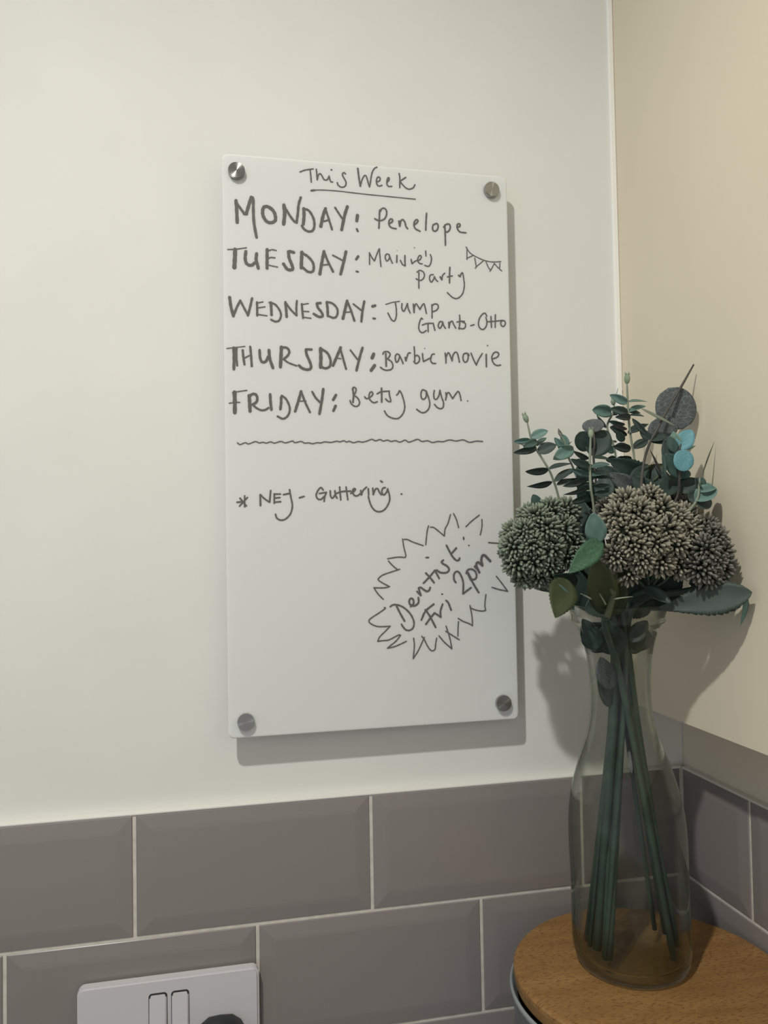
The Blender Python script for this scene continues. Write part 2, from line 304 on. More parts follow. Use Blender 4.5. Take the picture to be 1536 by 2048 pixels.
# handwriting: (label, crop origin x, y, scale, default width in px, strokes). '|' joins strokes at a corner, ';' separates them, '@w' sets a width
WR = [
 ('thin handwritten title at the top of the board, underlined', 590, 320, .16927, 3.0,
  '60,142 120,120 215,106;178,112 187,190 192,262;252,110 258,170 263,235|263,235 275,180 298,163 320,190 340,228 365,238 388,225 403,190|403,190 412,230 425,258 445,260;429,115 433,118@3.4;597,165 580,150 562,162 565,190 585,225 602,260 598,300 575,320 540,320 508,295 500,268;742,100 750,170 765,270 772,310@3.6|772,310 790,240 810,200 828,182 845,200 862,260 880,318|880,318 890,270 900,200 915,140 940,100 968,85;965,262 1000,245 1005,215 985,200 968,220 962,260 975,300 1000,308 1027,300;1090,262 1110,240 1112,215 1100,212 1088,240 1087,285 1105,312 1143,312;1230,160 1238,210 1238,328;1308,207 1250,245|1240,250 1265,285 1310,330 1350,345 1395,330 1417,293;195,362 230,358@4.5;195,361 300,355 500,367 800,402 1100,432 1422,464@2.4'),
 ('bold handwritten day name, topmost of the five', 430, 380, .20182, 6.3,
  '208,105 215,200 220,322|208,120 250,180 290,235@5;290,235 312,237|310,235 335,150 360,72|360,72 378,90 380,200 387,330 412,470@5.5;560,185 520,165 485,170 472,210 478,260 510,310 555,325 595,305 598,260 580,210 545,180;683,150 690,240 680,338@6.8;683,155 720,220 775,300 808,325@4.8|808,325 820,240 830,140 850,75@5;880,185 882,260 875,338;875,187 930,205 975,280 985,350 970,400 930,412 885,390 860,355@4.8;1095,185 1070,260 1048,362;1095,190 1125,280 1160,392@4.2;1075,312 1120,300@3.5;1190,175 1225,230 1262,285@4;1312,165 1285,250 1255,395@6;1412,252 1405,306@6.5;1405,388 1415,408@4.5'),
 ('handwritten name beside the topmost day', 730, 390, .20182, 3.4,
  '145,150 142,240 138,330;150,165 165,138 190,132 212,155 212,200 190,240 150,255 118,248 97,235;240,285 270,265 272,245 255,238 238,260 240,300 265,325 308,335;338,260 345,308@4.2|345,308 355,260 375,245 395,270 405,310 422,335;485,300 515,275 525,255 510,245 490,265 485,300 500,335 545,360;610,182 605,260 602,348;700,285 675,300 670,340 690,360 715,345 725,310 715,285 700,285;790,300 795,400 797,498;780,320 800,295 830,288 845,310 838,345 815,368 797,360;920,320 940,310 940,290 925,285 912,305 918,340 945,368 1000,375'),
 ('bold handwritten day name, second from the top', 440, 480, .19531, 6,
  '80,98 160,95 270,80@2.6;155,98 152,190 147,283@7.6;265,118 258,190 275,245 320,260 355,235;375,140 370,200 385,260 392,290@6;355,240 378,215@4;483,98 482,190 482,290@6;490,115 530,100 575,108@2.8;495,190 520,180 562,183@3;495,257 540,268 590,278@2.6;755,128 720,118 700,120|702,122 707,180 730,240 745,285 735,305 690,300 650,245;838,125 835,200 832,285@6.5;850,140 900,170 950,230 960,290 945,325 900,325 845,280@5;1065,118 1045,220 1022,350;1065,118 1105,220 1158,325@4.6;1045,258 1105,252@3;1155,157 1200,180 1250,208@3.4;1290,120 1265,230 1235,350@5.8;1415,168 1395,198@5;1397,322 1413,326@4'),
 ('handwritten two-word party note right of the second day', 720, 480, .19531, 2.8,
  '97,130 98,250|97,135 125,185 148,215|148,215 175,140 198,90|198,90 205,180 215,272;298,150 270,145 258,180 275,215 300,190 300,155|300,155 315,200 332,238;378,160 376,228@3.4;460,160 460,210 462,265@3.2|462,265 435,250 413,208;523,198 533,243|533,243 570,215 610,205 628,175 615,158 598,175 590,210 610,240 638,245;672,113 676,165;720,150 732,190 722,245 700,270 662,260;556,78 558,82@2;379,107 381,109@1.4;603,335 602,420 603,495;585,330 610,312 645,325 660,360 645,400 610,415 575,398;750,355 720,360 712,400 730,432 755,400 762,375|762,375 775,405 795,425;822,380 838,405@4|838,405 845,365 868,340;920,280 917,360 917,440@3.2;895,378 945,368;1010,362 1025,375@3.6|1025,375 1040,340 1052,342 1062,400 1068,470 1050,550 1000,598 950,590 895,540'),
 ('small drawn string of bunting', 720, 480, .19531, 2.2,
  '1085,72 1120,125 1175,165 1270,208 1350,225 1442,222;1095,80 1095,200;1095,188 1160,158;1175,185 1190,270|1190,270 1182,292;1190,275 1265,212;1290,225 1320,290 1338,305;1330,322 1350,290 1375,240|1375,240 1410,280 1452,318;1432,238 1430,280 1425,295'),
 ('bold handwritten day name, third from the top', 440, 580, .20833, 5,
  '92,70 105,160 128,250@5.6|128,252 160,170 195,102@4.6|195,102 230,170 268,242@4.2|268,245 290,160 308,80@4.6;355,118 357,180 357,245@4.4;360,125 412,115@2.6;365,172 432,162@2.6;360,235 450,248@2.8;488,120 492,180 495,240@5;475,122 530,140 575,200 585,250 565,295 530,303 490,285@4;628,118 635,190 640,258@5|628,120 680,190 735,245@4|735,245 733,170 738,105@4;785,135 790,200 797,270@4.2;790,140 848,130@2.6;800,205 852,208@2.8;800,262 873,272@2.8;965,125 930,130|930,130 940,170 975,215 985,250 950,258 900,230;1025,118 1032,180 1035,250@5;1025,115 1080,130 1125,180 1125,240 1095,268 1040,250@4.2;1220,105 1200,190 1180,275@5.6;1220,105 1255,190 1290,295@4.4;1195,215 1265,210@2.6;1280,135 1355,195@3.4;1385,110 1368,200 1357,302@4.8;1464,158 1488,150@5.6;1472,273 1488,275@4.4'),
 ('handwritten outing note right of the third day', 760, 590, .17578, 2.9,
  '65,108 140,85 222,72@2.2;175,90 185,160 185,240 165,295 130,280 90,205;250,98 248,150 265,185 285,165 310,100|312,97 320,150 343,205;380,105 388,200@3.4|388,200 392,140 410,100 430,125 455,165|455,165 475,125 500,100 515,150 528,210;590,110 592,190 592,262;590,125 620,103 655,110 662,145 640,175 600,190;485,275 470,265 450,310 440,375 460,420 490,428 525,405;482,342 530,325 595,322;545,325 548,418;605,322 615,365 625,402;705,305 680,305 662,350 680,380 705,345 712,305|712,305 725,350 745,380;782,310 785,375|785,375 795,320 820,298 840,340 862,378;905,230 908,300 900,388;875,308 920,300 960,300;935,305 970,325 968,370 940,385 895,378;1032,350 1070,338;1215,240 1195,208 1165,220 1130,270 1120,340 1145,385 1180,390 1210,350 1215,300 1205,255;1262,245 1268,370;1312,225 1310,370;1215,305 1300,300 1385,290;1395,290 1375,310 1378,345 1405,358 1425,330 1420,300 1395,288'),
 ('bold handwritten day name, fourth from the top', 440, 680, .20833, 5,
  '65,82 150,72 240,62@2.2;132,75 135,180 133,280@5.4;158,78 158,170 165,245@4;218,98 225,170 235,235@4.4;225,180 280,150@3;290,65 298,150 305,252@4.4;380,98 385,170 405,212 440,205 462,160@5;470,98 478,180 508,268@5.6;590,68 585,160 580,258@6.4;590,72 640,75 665,110 650,150 610,185@4.6|610,185 660,220 735,248@3.4;878,92 830,90|825,92 832,140 868,225 872,270 840,285 790,272 758,245@5.2;965,82 968,170 965,262@6.6;970,85 1030,125 1060,190 1055,250 1015,272 970,258@4.8;1158,72 1125,150 1085,245@5.4;1158,95 1185,190 1210,278@4.2;1115,172 1160,180@2.6;1252,98 1318,185@3.6;1368,75 1340,170 1310,292@5;1475,135 1460,173@6.4;1485,244 1450,293@6'),
 ('handwritten film note right of the fourth day', 750, 680, .17578, 3,
  '122,155 125,230 127,298@3.6;90,160 105,135 150,135 172,165 155,200 140,215|140,215 185,245 203,290 190,330 140,345 95,335 62,310;275,170 250,160 230,190 240,250 262,240 280,190 275,170|275,170 300,220 320,270;345,200 352,235@3.8|352,235 365,190 380,150 403,148;445,78 450,150 452,240;440,245 465,268 500,245 505,200 480,175 455,185;540,155 543,200 552,245|552,245 610,215 640,200;675,160 650,165 635,200 635,240 655,265 690,267;564,95 566,97@2;797,150 805,205 807,262|807,262 810,190 835,145 860,190 877,238|877,238 885,180 910,140 935,150 950,200 960,252;1045,150 1010,160 1000,205 1015,248 1045,245 1060,200 1055,155 1070,175;1092,150 1120,220 1152,285|1152,285 1180,220 1220,155;1265,165 1267,305@3.4;1278,60 1282,66@2.4;1340,215 1390,195 1408,160 1385,138 1350,150 1328,200 1345,260 1385,290 1428,285'),
 ('bold handwritten day name, lowest of the five', 440, 760, .16927, 5,
  '148,148 230,135 318,123@2.4;172,145 175,260 175,385@7.2;110,275 180,265 235,265@2.4;345,185 350,270 355,368@6.4;350,195 380,168 420,170 440,210 430,260 385,290@5|385,290 430,330 490,358 540,350 572,330@4;592,170 597,260 607,350@5.2;722,205 722,270 713,345@5;728,185 780,225 820,310 820,380 790,435 740,458 680,430@4;958,135 925,250 888,370@5.2;958,135 1005,260 1062,380@4.2;940,250 1015,248@2.6;1090,140 1130,210 1180,262@4.2;1220,108 1205,230 1175,400@5.2;1370,177 1337,235@5;1366,305 1340,365@5'),
 ('handwritten gym note right of the lowest day', 680, 760, .18229, 3,
  '140,95 148,170 142,245@3.6;135,100 150,80 175,95 172,130 155,165;155,170 195,200 215,250 195,285 160,288 125,262 110,225;270,185 290,205 330,190 360,155 345,130 322,150 320,200 345,235 375,250 408,238;455,90 457,160 457,242@3.6;408,152 450,130 540,122|540,122 542,165 558,225|555,240 525,232 500,208;622,165 640,145 652,118 675,150 700,230 710,300 690,370 640,420 580,420 520,390 487,340;940,120 905,108 888,150 895,200 920,212 945,180 945,120|945,120 970,190 985,260 970,320 930,355 890,355 840,322;1035,115 1028,160 1035,205 1060,210 1085,170 1095,112|1095,112 1115,190 1135,250 1130,300 1100,315 1065,300 1037,268;1160,140 1165,180 1158,220|1158,220 1175,150 1195,140 1220,180 1235,205|1235,205 1265,160 1295,125 1315,160 1328,225;1398,229 1402,232@2.4'),
 ('long wavy drawn line across the middle of the board', 460, 860, .16927, 2.4,
  '88,152 120,172 180,150 220,165 300,137 345,153 390,145 430,155 480,140 525,155 600,135 655,152 740,130 765,150 840,135 880,155 930,152 975,162 1030,150 1070,153 1120,140 1190,147 1260,132 1295,140 1345,127 1375,142 1410,133 1460,150 1515,136 1570,143 1632,125 1674,110 1721,127 1773,112 1809,130 1861,119 1903,135 1955,125 2007,143 2069,119 2116,143 2214,110 2266,135 2334,127 2391,147 2453,135 2515,138 2593,117 2671,130 2754,116 2827,145 2910,131 2983,136'),
 ('handwritten starred reminder below the wavy line', 460, 960, .23438, 3.2,
  '60,190 100,187;85,155 140,222;148,150 82,222;125,135 125,228;258,125 260,218@3.6|258,125 295,160 338,190|338,190 347,90;378,118 377,198;378,120 430,120;380,155 425,150;378,190 432,185;457,125 505,115;508,82 520,150 532,220 515,290 470,335 430,342 400,325 388,292;592,152 632,140;795,85 775,65 750,90 735,130 748,160 775,165 805,140;762,115 822,105|822,105 808,145 803,182;855,92 858,135 875,155 900,120;895,92 900,130 913,155;935,60 940,115 945,170;990,60 997,110 1005,168;905,115 960,98 1030,95;1030,115 1055,100 1070,78 1055,75 1045,100 1060,130 1085,135 1110,118;1115,90 1120,128|1120,128 1135,90 1165,60;1180,75 1183,128;1218,70 1222,125|1222,125 1240,80 1260,75 1275,105 1290,125;1325,65 1305,70 1295,100 1310,128 1335,105 1345,75|1345,80 1360,130 1360,180 1330,240 1290,268 1245,265 1210,230 1190,180 1180,140;1285,8 1300,18;1461,119 1465,121@3.4'),
 ('slanting handwritten appointment inside the starburst', 770, 1080, .14974, 3.8,
  '155,885 200,975 260,1082;70,890 110,865 180,870 260,910 340,990 385,1090 375,1170 330,1205 280,1200 240,1160 220,1125@3.4;342,888 380,850 375,795 345,780 322,815 335,860 380,880 420,865 448,830 445,770;428,688 478,740|478,740 455,665 450,640 480,635 520,665 560,685 590,670 603,635;545,442 600,500 655,570;515,575 600,485 665,405|665,405 695,460 722,512;778,270 755,290 770,315 830,350 855,395 830,430 780,440 730,430 690,402;820,72 855,140 900,220 950,270 985,268 995,242;880,190 952,108;548,234 580,234@3.2;1118,72 1122,75@3;758,722 768,724@3;485,1068 540,950 650,857;540,936 548,942@4.5;545,938 600,1020 675,1165;545,1125 600,1050 660,975|660,975 710,1005 745,1030|745,1030 740,950 768,858;815,808 845,840 882,935;945,567 922,530 920,460 950,422 990,435 1025,500 1045,580 1042,715|1042,718 1090,680 1148,637;1105,440 1150,530@5.4;1150,530 1195,610 1250,700@4;1085,445 1100,405 1150,388 1205,420 1222,480 1205,520 1165,530;1200,355 1235,390 1258,432@5|1258,432 1220,350 1225,310 1250,300 1300,340@5|1300,340 1285,270 1300,210 1330,205 1365,240 1405,282@5'),
]
STAR = [(730, 1020, .10745, '1182,295 1155,400 1130,645;730,548 790,550 900,600 1080,662;700,540 720,680 758,840 745,882|745,882 600,878 420,908;435,950 520,1040 605,1110;645,1102 500,1150 330,1210 255,1270 250,1305 330,1360 455,1425|455,1425 380,1445 280,1450 165,1445|165,1445 240,1560 340,1662'),
 (730, 1180, .09766, '395,360 415,375 300,460 120,580 80,640 120,690 230,740 350,750 515,740|515,740 400,860 300,960 260,1052|260,1052 370,1035 480,1025 600,965 690,920 728,925|728,925 640,1040 530,1130 458,1192|458,1192 600,1160 720,1110 845,1050;995,985 1010,1150 985,1405|985,1405 1090,1240 1215,970;1160,948 1210,1010 1270,1130 1330,1220 1380,1245 1430,1215 1445,1110 1465,985'),
 (860, 1020, .14643, '5,235 60,245 195,355|195,355 205,260 245,180 278,62;320,48 360,130 390,240;490,228 570,150 672,70;708,130 708,230 685,340;800,445 1040,462;945,632 985,570;457,375 460,398@3.6;122,1718 200,1810 298,1895|298,1895 270,1750 218,1585;215,1655 300,1710 400,1772;388,1525 382,1620 380,1722;385,1480 450,1520 530,1550 580,1580|580,1580 572,1450 545,1305|545,1305 560,1340 640,1370 720,1380 758,1368|758,1368 748,1290 762,1155;905,905 980,1000 1060,1110|1060,1110 940,1085 845,1055')]
PXM = .742/FOC     # metres per photo pixel on the board's front
_lay = [0]
def ink(bm, ox, oy, sc, dw, txt):
    for st in txt.replace('|', ';').split(';'):
        w = dw
        if '@' in st: st, ws = st.split('@'); w = float(ws)
        pts = [tuple(float(q) for q in t.split(',')) for t in st.split()]
        C = catmull([Vector((a*sc+ox, b*sc+oy, 0)) for a, b in pts], 5)
        Pw = [at(c.x, c.y, YB) for c in C]; _lay[0] += 1; yy = YB-.00006-.0000006*_lay[0]
        Q = [Vector((p.x, p.z)) for p in Pw]; hw = w*PXM/2; n = len(Q); L_, R_ = [], []
        for i in range(n):
            d = Q[min(i+1, n-1)]-Q[max(i-1, 0)]
            if d.length < 1e-9: d = Vector((1, 0))
            d.normalize(); s = Vector((-d.y, d.x))*hw*(1+.08*math.sin(i*1.7+_lay[0]))
            L_.append(Q[i]+s); R_.append(Q[i]-s)
        d0 = (Q[0]-Q[min(1, n-1)]).normalized(); d1 = (Q[-1]-Q[-2]).normalized()
        def cap(c, d):
            s = Vector((-d.y, d.x)); return [c+(s*math.cos(a)+d*math.sin(a))*hw for a in [math.pi*k/5 for k in range(1, 5)]]
        V = lambda p, i=0: bm.verts.new((p.x, yy-8e-7*i, p.y))
        l = [V(p, i) for i, p in enumerate(L_)]; r = [V(p, i) for i, p in enumerate(R_)]
        for i in range(n-1): bm.faces.new((l[i], r[i], r[i+1], l[i+1]))
        c1 = [V(p, n) for p in cap(Q[-1], d1)]; bm.faces.new([l[-1]]+c1+[r[-1]])
        c0 = [V(p) for p in cap(Q[0], d0)]; bm.faces.new([r[0]]+c0+[l[0]])
for lab, ox, oy, sc, dw, txt in WR:
    bm = bmesh.new(); ink(bm, ox, oy, sc, dw, txt); bmesh.ops.recalc_face_normals(bm, faces=bm.faces)
    o = obj('handwriting', bm, M['ink'], board); o['label'] = lab
bm = bmesh.new()
for ox, oy, sc, txt in STAR: ink(bm, ox, oy, sc, 2.6, txt)
bmesh.ops.recalc_face_normals(bm, faces=bm.faces)
o = obj('drawn_starburst', bm, M['ink'], board); o['label'] = 'spiky drawn starburst outline at the lower right of the board'

# ------------------------------------------------------------------ double socket and plug
SX0, SX1, SZ1 = -.0445, .1015, -.1315; SZ0 = SZ1-.086
so = empty('double_socket', ((SX0+SX1)/2, -.0023, SZ0), 'white plastic double wall socket with two rocker switches on the grey tiles', 'socket')
obj('faceplate', rounded_slab(SX0, SX1, SZ0, SZ1, .006, -.0115, -.0024, .0018), M['plastic'], so)
for x0, x1 in ((.0120, .0258), (.0300, .0434)):
    obj('switch_surround', rounded_slab(x0-.0006, x1+.0006, -.1723, -.1425, .0028, -.0117, -.0114, 0), M['gap'], so)
    bm = rounded_slab(x0, x1, -.1717, -.1431, .0022, -.0135, -.0116, .0009)
    for v in bm.verts: v.co.y += .0012*(v.co.z+.157)/.0143*(1 if v.co.y < -.0125 else 0)
    obj('rocker_switch', bm, M['plastic'], so)
obj('screw_cap', cyl((.0885, -.0116, -.1792), (.0885, -.0121, -.1792), .0034, n=24, bev=.0002), M['plastic'], so)
for cx in (-.012,):
    for dx, dz, w, h in ((0, -.0, .0045, .009), (-.011, -.019, .0075, .0045), (.011, -.019, .0075, .0045)):
        obj('socket_slot', box((cx+dx-w/2, -.0118, -.188+dz-h/2), (cx+dx+w/2, -.0114, -.188+dz+h/2)), M['gap'], so)
pl = empty('mains_plug', (.0695, -.0116, -.212), 'black plug pushed into the right side of the white wall socket', 'plug')
bm = bmesh.new(); vs = []
outl = [(0, .0), (.010, -.0008), (.017, -.006), (.0225, -.016), (.0245, -.028), (.0225, -.044), (.014, -.050), (-.014, -.050), (-.0225, -.044), (-.0245, -.028), (-.0225, -.016), (-.017, -.006), (-.010, -.0008)]
cen = Vector((0, -.026))
PT = -.1665
def ringp(y, s): return [bm.verts.new((.0695+(a*s), y, PT+(cen.y+(b-cen.y)*s))) for a, b in outl]
rg = [ringp(-.0116, .98), ringp(-.014, 1), ringp(-.026, .97), ringp(-.031, .88), ringp(-.033, .72)]
for a, b in zip(rg, rg[1:]):
    for q in range(len(a)): bm.faces.new((a[q], a[(q+1) % len(a)], b[(q+1) % len(a)], b[q]))
bm.faces.new(rg[-1]); bm.faces.new(rg[0][::-1]); bmesh.ops.recalc_face_normals(bm, faces=bm.faces)
obj('body', bm, M['black'], pl, True)
obj('cable', tube([(.0695, -.022, PT-.049), (.0695, -.024, PT-.075), (.066, -.03, PT-.11), (.06, -.05, ZW+.0035), (.03, -.09, ZW+.0035), (-.05, -.13, ZW+.0035)], .0032), M['black'], pl, True)

# ------------------------------------------------------------------ canister with wooden lid
LC = Vector((.402, -.123)); ZL = -.115; LR = .107
cn = empty('canister', (LC.x, LC.y, ZW), 'round grey canister with a beech wood lid, standing under the glass vase', 'canister')
prof = [(0, 0), (.103, 0), (.106, .003), (.107, .172), (.1095, .1735), (.110, .176), (.1092, .1785), (.1075, .1775), (.1065, .172), (.104, .17), (.103, .005), (0, .004)]
obj('body', lathe(prof, (LC.x, LC.y, ZW), 96), M['tin'], cn, True)
lp = [(0, -.014), (LR-.003, -.014), (LR-.0015, -.0125), (LR-.0003, -.0045), (LR-.0006, -.0018), (LR-.002, -.0004), (LR-.004, 0), (0, 0)]
lid = obj('lid', lathe(lp, (0, 0, 0), 96), M['wood'], cn); lid['label'] = 'beech wood lid with short dark flecks'
lid.matrix_parent_inverse = Matrix(); lid.location = Vector((LC.x, LC.y, ZL))-cn.location
lpz = -.127
# ------------------------------------------------------------------ glass carafe vase
VA = Vector((.3945, -.110)); VZ = ZL+.0003; LEAN = (-.020, 0)
outer = [(0, 0), (.030, 0), (.0400, .0004), (.0430, .0022), (.0448, .006), (.0460, .012), (.0466, .020), (.0464, .040), (.0460, .058), (.0463, .083), (.0464, .100), (.0460, .112), (.0452, .122), (.0436, .132), (.0412, .143), (.0385, .152), (.0360, .160), (.0333, .167), (.0305, .1745), (.0280, .182), (.0260, .190), (.0247, .198), (.0239, .207), (.0236, .215), (.0239, .225), (.0245, .235), (.0257, .245), (.0274, .254), (.0296, .262), (.0322, .269), (.0345, .2725), (.0368, .2738), (.0378, .2750), (.0370, .2764), (.0372, .2790), (.0386, .2825), (.0399, .2850), (.0405, .2868), (.0402, .2880), (.0392, .2883)]
inner = [(.0386, .2875), (.0380, .2850), (.0366, .2820), (.0350, .2785), (.0330, .2745), (.0305, .2690), (.0280, .262), (.0259, .254), (.0242, .245), (.0230, .235), (.0224, .225), (.0221, .215), (.0224, .207), (.0232, .198), (.0245, .190), (.0264, .182), (.0290, .1745), (.0318, .167), (.0345, .160), (.0370, .152), (.0398, .143), (.0421, .132), (.0437, .122), (.0445, .112), (.0449, .100), (.0448, .083), (.0445, .058), (.0448, .040), (.0448, .022), (.0438, .014), (.0415, .0098), (.036, .0085), (.015, .0095), (0, .010)]
vase = empty('glass_vase', (VA.x, VA.y, VZ), 'tall clear glass carafe vase full of artificial stems, on the wooden lid in the corner', 'vase')
obj('body', lathe(outer+inner, (VA.x, VA.y, VZ), 128, lean=LEAN), M['glass'], vase, True)

# ------------------------------------------------------------------ artificial flowers
def leaf_mesh(kind, curl, fold, ns=16, nw=6, wave=0, key=0):
    """unit leaf: base at origin, tip at +X, width 1 in Y, Z the upper side"""
    if kind in 'SQ': ns = 60
    vs, fs, uv = [], [], []
    rnd = random.Random(key)
    ph = rnd.uniform(0, 6)
    for i in range(ns+1):
        t = i/ns
        if kind == 'R': w = math.sqrt(max(0, 1-(2*t-1)**2))                     # round
        elif kind == 'E': w = math.sin(math.pi*min(1, t)**.85)**.65 if 0 < t < 1 else 0  # oval, blunt
        elif kind == 'S':
            w = (math.sin(math.pi*t**.8)**.8 if 0 < t < 1 else 0); w *= 1+.13*((t*15) % 1)-.07
        elif kind == 'Q':                                                        # serrated, widest near a blunt end
            w = (math.sin(math.pi*t**1.9)**.75 if 0 < t < 1 else 0)*(1+.12*((t*17) % 1)-.06)
        else: w = (math.sin(math.pi*t**.8)**.9)*(1-.25*t) if 0 < t < 1 else 0   # lance
        w = max(w, .015)
        for j in range(nw+1):
            s = j/nw*2-1; y = s*w*.5
            z = -curl*(t-.0)**2+fold*abs(s)**1.5*w*.5+wave*math.sin(t*9+s*2+ph)*abs(s)*.5
            vs.append((t-.12*curl*t*t, y, z)); uv.append((t, .5+y))
    for i in range(ns):
        for j in range(nw):
            a = i*(nw+1)+j; fs.append((a, a+nw+1, a+nw+2, a+1))
    me = bpy.data.meshes.new('leaf'); me.from_pydata(vs, [], fs); ul = me.uv_layers.new(name='UVMap')
    for lp_ in me.loops: ul.data[lp_.index].uv = uv[lp_.vertex_index]
    for p in me.polygons: p.use_smooth = True
    return me
VIEW = Vector((-.33, -.93, .1)).normalized()
_lm = {}
def leaf(par, b, t, w, mat, kind='E', tilt=25, curl=.12, fold=.18, wave=0, roll=0):
    """leaf from point b to point t, full width w metres"""
    a = t-b; L_ = a.length; ax = a.normalized()
    s = ax.cross(VIEW).normalized(); n = s.cross(ax).normalized()
    if n.dot(VIEW) < 0: n = -n; s = -s
    c_, s_ = math.cos(math.radians(tilt)), math.sin(math.radians(tilt))
    s2 = s*c_+n*s_; n2 = ax.cross(s2)
    if n2.dot(VIEW) < 0: s2 = -s2; n2 = -n2
    key = (kind, curl, fold, wave, mat)
    if key not in _lm:
        me = leaf_mesh(kind, curl, fold, wave=wave, key=len(_lm)); me.materials.append(M[mat]); _lm[key] = me
    o = bpy.data.objects.new('leaf', _lm[key]); COL.objects.link(o)
    mw = Matrix((ax*L_, s2*w, n2*L_*.8)).transposed().to_4x4(); mw.translation = b
    o.parent = par; o.matrix_basis = Matrix.Translation(-par.location) @ mw
    md = o.modifiers.new('thickness', 'SOLIDIFY'); md.thickness = .012; md.offset = 0
    return o
def bud(par, base, top, r, mat='bud', crown=True):
    d = top-base; L_ = d.length; q = d.to_track_quat('Z', 'Y').to_matrix().to_4x4(); q.translation = base
    bm = lathe([(r*.25, 0), (r*.7, L_*.12), (r, L_*.38), (r*.92, L_*.62), (r*.6, L_*.8), (0, L_*.84)], n=10)
    if crown:
        for k in range(6):
            a = k*math.pi/3; c = Vector((math.cos(a)*r*.5, math.sin(a)*r*.5, L_*.72)); e = Vector((math.cos(a)*r*.8, math.sin(a)*r*.8, L_*(1.0+.06*(k % 2))))
            tube([c, (c+e)/2, e], [r*.22, r*.16, r*.02], 5, 2, bm)
    bmesh.ops.transform(bm, matrix=q, verts=bm.verts); return obj('bud', bm, M[mat], par, True)
NECK = .0985    # height of the vase's waist
def neckp(dx, dy): return Vector((VA.x+LEAN[0]*.21+dx, VA.y+dy, NECK))
def botp(dx, dy, z=.0135): return Vector((VA.x+dx, VA.y+dy, VZ+z))
MOUTH = lambda dx, dy: Vector((VA.x-.0055+dx, VA.y+dy, VZ+.284))

# crops used for reading the positions: origin and scale
K7 = (980, 700, .19531); K8 = (1220, 700, .18229); K6 = (980, 950, .36198)
def kp(K, x, y, Y):
    p = at(K[0]+x*K[2], K[1]+y*K[2], Y)
    if p.x > C2-.004: p = atx(K[0]+x*K[2], K[1]+y*K[2], C2-.004)     # keep clear of the right wall
    return p
def sprig(label, K, Y, path, rad, leaves, neck, bot, buds=(), smat='stem_pale', group='artificial eucalyptus sprigs in the vase', mouth=None):
    """path: (x, y, dY) from the tip downwards, then through the vase mouth, waist and foot"""
    mo = MOUTH(*(mouth or (neck[0]*1.3, neck[1]*1.3)))
    root = empty('eucalyptus_sprig', botp(*bot), label, 'artificial plant', group)
    up = [kp(K, x, y, Y+d) for x, y, d in path]
    allp = up+[mo, neckp(*neck), botp(*bot)]
    rr = [rad*.55]+[rad*.85]*(len(up)-2)+[rad*1.1]
    obj('stem', tube(up, rr, 8, 7), M[smat], root, True)
    obj('lower_stem', tube([up[-1]+(up[-1]-mo).normalized()*.002, up[-1], mo, neckp(*neck), botp(*bot)], [rad*1.05, rad*1.1, rad*1.4, rad*1.7, rad*1.7], 8, 7), M['stem'], root, True)
    for lf in leaves:
        (x0, y0), (x1, y1), w, mt = lf[:4]; kw = lf[4] if len(lf) > 4 else {}
        d0 = kw.pop('d0', 0); d1 = kw.pop('d1', 0)
        b = kp(K, x0, y0, Y+d0); t = kp(K, x1, y1, Y+d1)
        depth = (b-CAM).dot(_f); wm = w*K[2]*depth/FOC
        tl = kw.get('tilt', 25); wm /= math.cos(math.radians(tl))
        leaf(root, b, t, wm, mt, **kw)
    for x0, y0, x1, y1, w in buds:
        b = kp(K, x0, y0, Y); t = kp(K, x1, y1, Y); bud(root, b, t, w*K[2]*.62/FOC/2)
    return root

sprig('low left eucalyptus sprig with a bud on top, nearest the white board', K7, -.100,
  [(380, 735, 0), (420, 900, 0), (470, 1010, 0), (600, 1220, 0), (650, 1340, .002), (700, 1500, .004), (820, 2000, .008)], .0011,
  [((420, 900), (595, 820), 100, 'T', dict(kind='E', fold=.3, tilt=10, d1=-.006)), ((412, 915), (242, 945), 55, 'T', dict(tilt=35, d1=.004)),
   ((482, 935), (355, 985), 85, 'M', dict(tilt=10, d1=-.012)), ((482, 985), (575, 880), 62, 'M', dict(tilt=30, d1=.008)),
   ((480, 1005), (255, 1055), 70, 'D', dict(tilt=25, d1=-.008)), ((487, 1045), (682, 965), 125, 'D', dict(fold=.25, tilt=10, d1=-.006)),
   ((600, 1225), (370, 1255), 66, 'D', dict(tilt=40, d1=-.004)), ((595, 1225), (850, 1140), 60, 'D', dict(tilt=40, kind='L')),
   ((640, 1350), (385, 1412), 62, 'D', dict(tilt=45, kind='L')), ((660, 1350), (860, 1200), 80, 'D', dict(tilt=25)),
   ((682, 1385), (870, 1315), 62, 'D', dict(tilt=30)), ((470, 1000), (305, 968), 30, 'R', dict(kind='L')),
   ((500, 1600), (440, 1480), 105, 'M', dict(tilt=10, d0=-.004, d1=-.006))],
  (-.007, .002), (-.034, .006), [(385, 745, 342, 640, 60)])
obj_last = None
sprig('short eucalyptus sprig with bright teal leaves and a pointed bud, left of centre', K7, -.088,
  [(715, 850, 0), (770, 960, 0), (800, 1090, 0), (860, 1230, .002), (950, 1500, .004), (1050, 1900, .004)], .001,
  [((790, 990), (735, 860), 85, 'T', dict(tilt=15)), ((765, 1005), (655, 900), 62, 'T', dict(tilt=30)), ((850, 1000), (662, 1110), 140, 'T', dict(kind='E', tilt=5, d1=-.01)),
   ((850, 1010), (700, 1000), 60, 'Y', dict(tilt=50, d1=-.006)), ((800, 975), (838, 930), 16, 'R', dict(kind='L')),
   ((735, 890), (695, 800), 40, 'R', dict(kind='L')), ((860, 1230), (700, 1280), 50, 'D', {}), ((880, 1240), (1010, 1130), 60, 'K', {})],
  (-.004, .007), (-.033, .014))
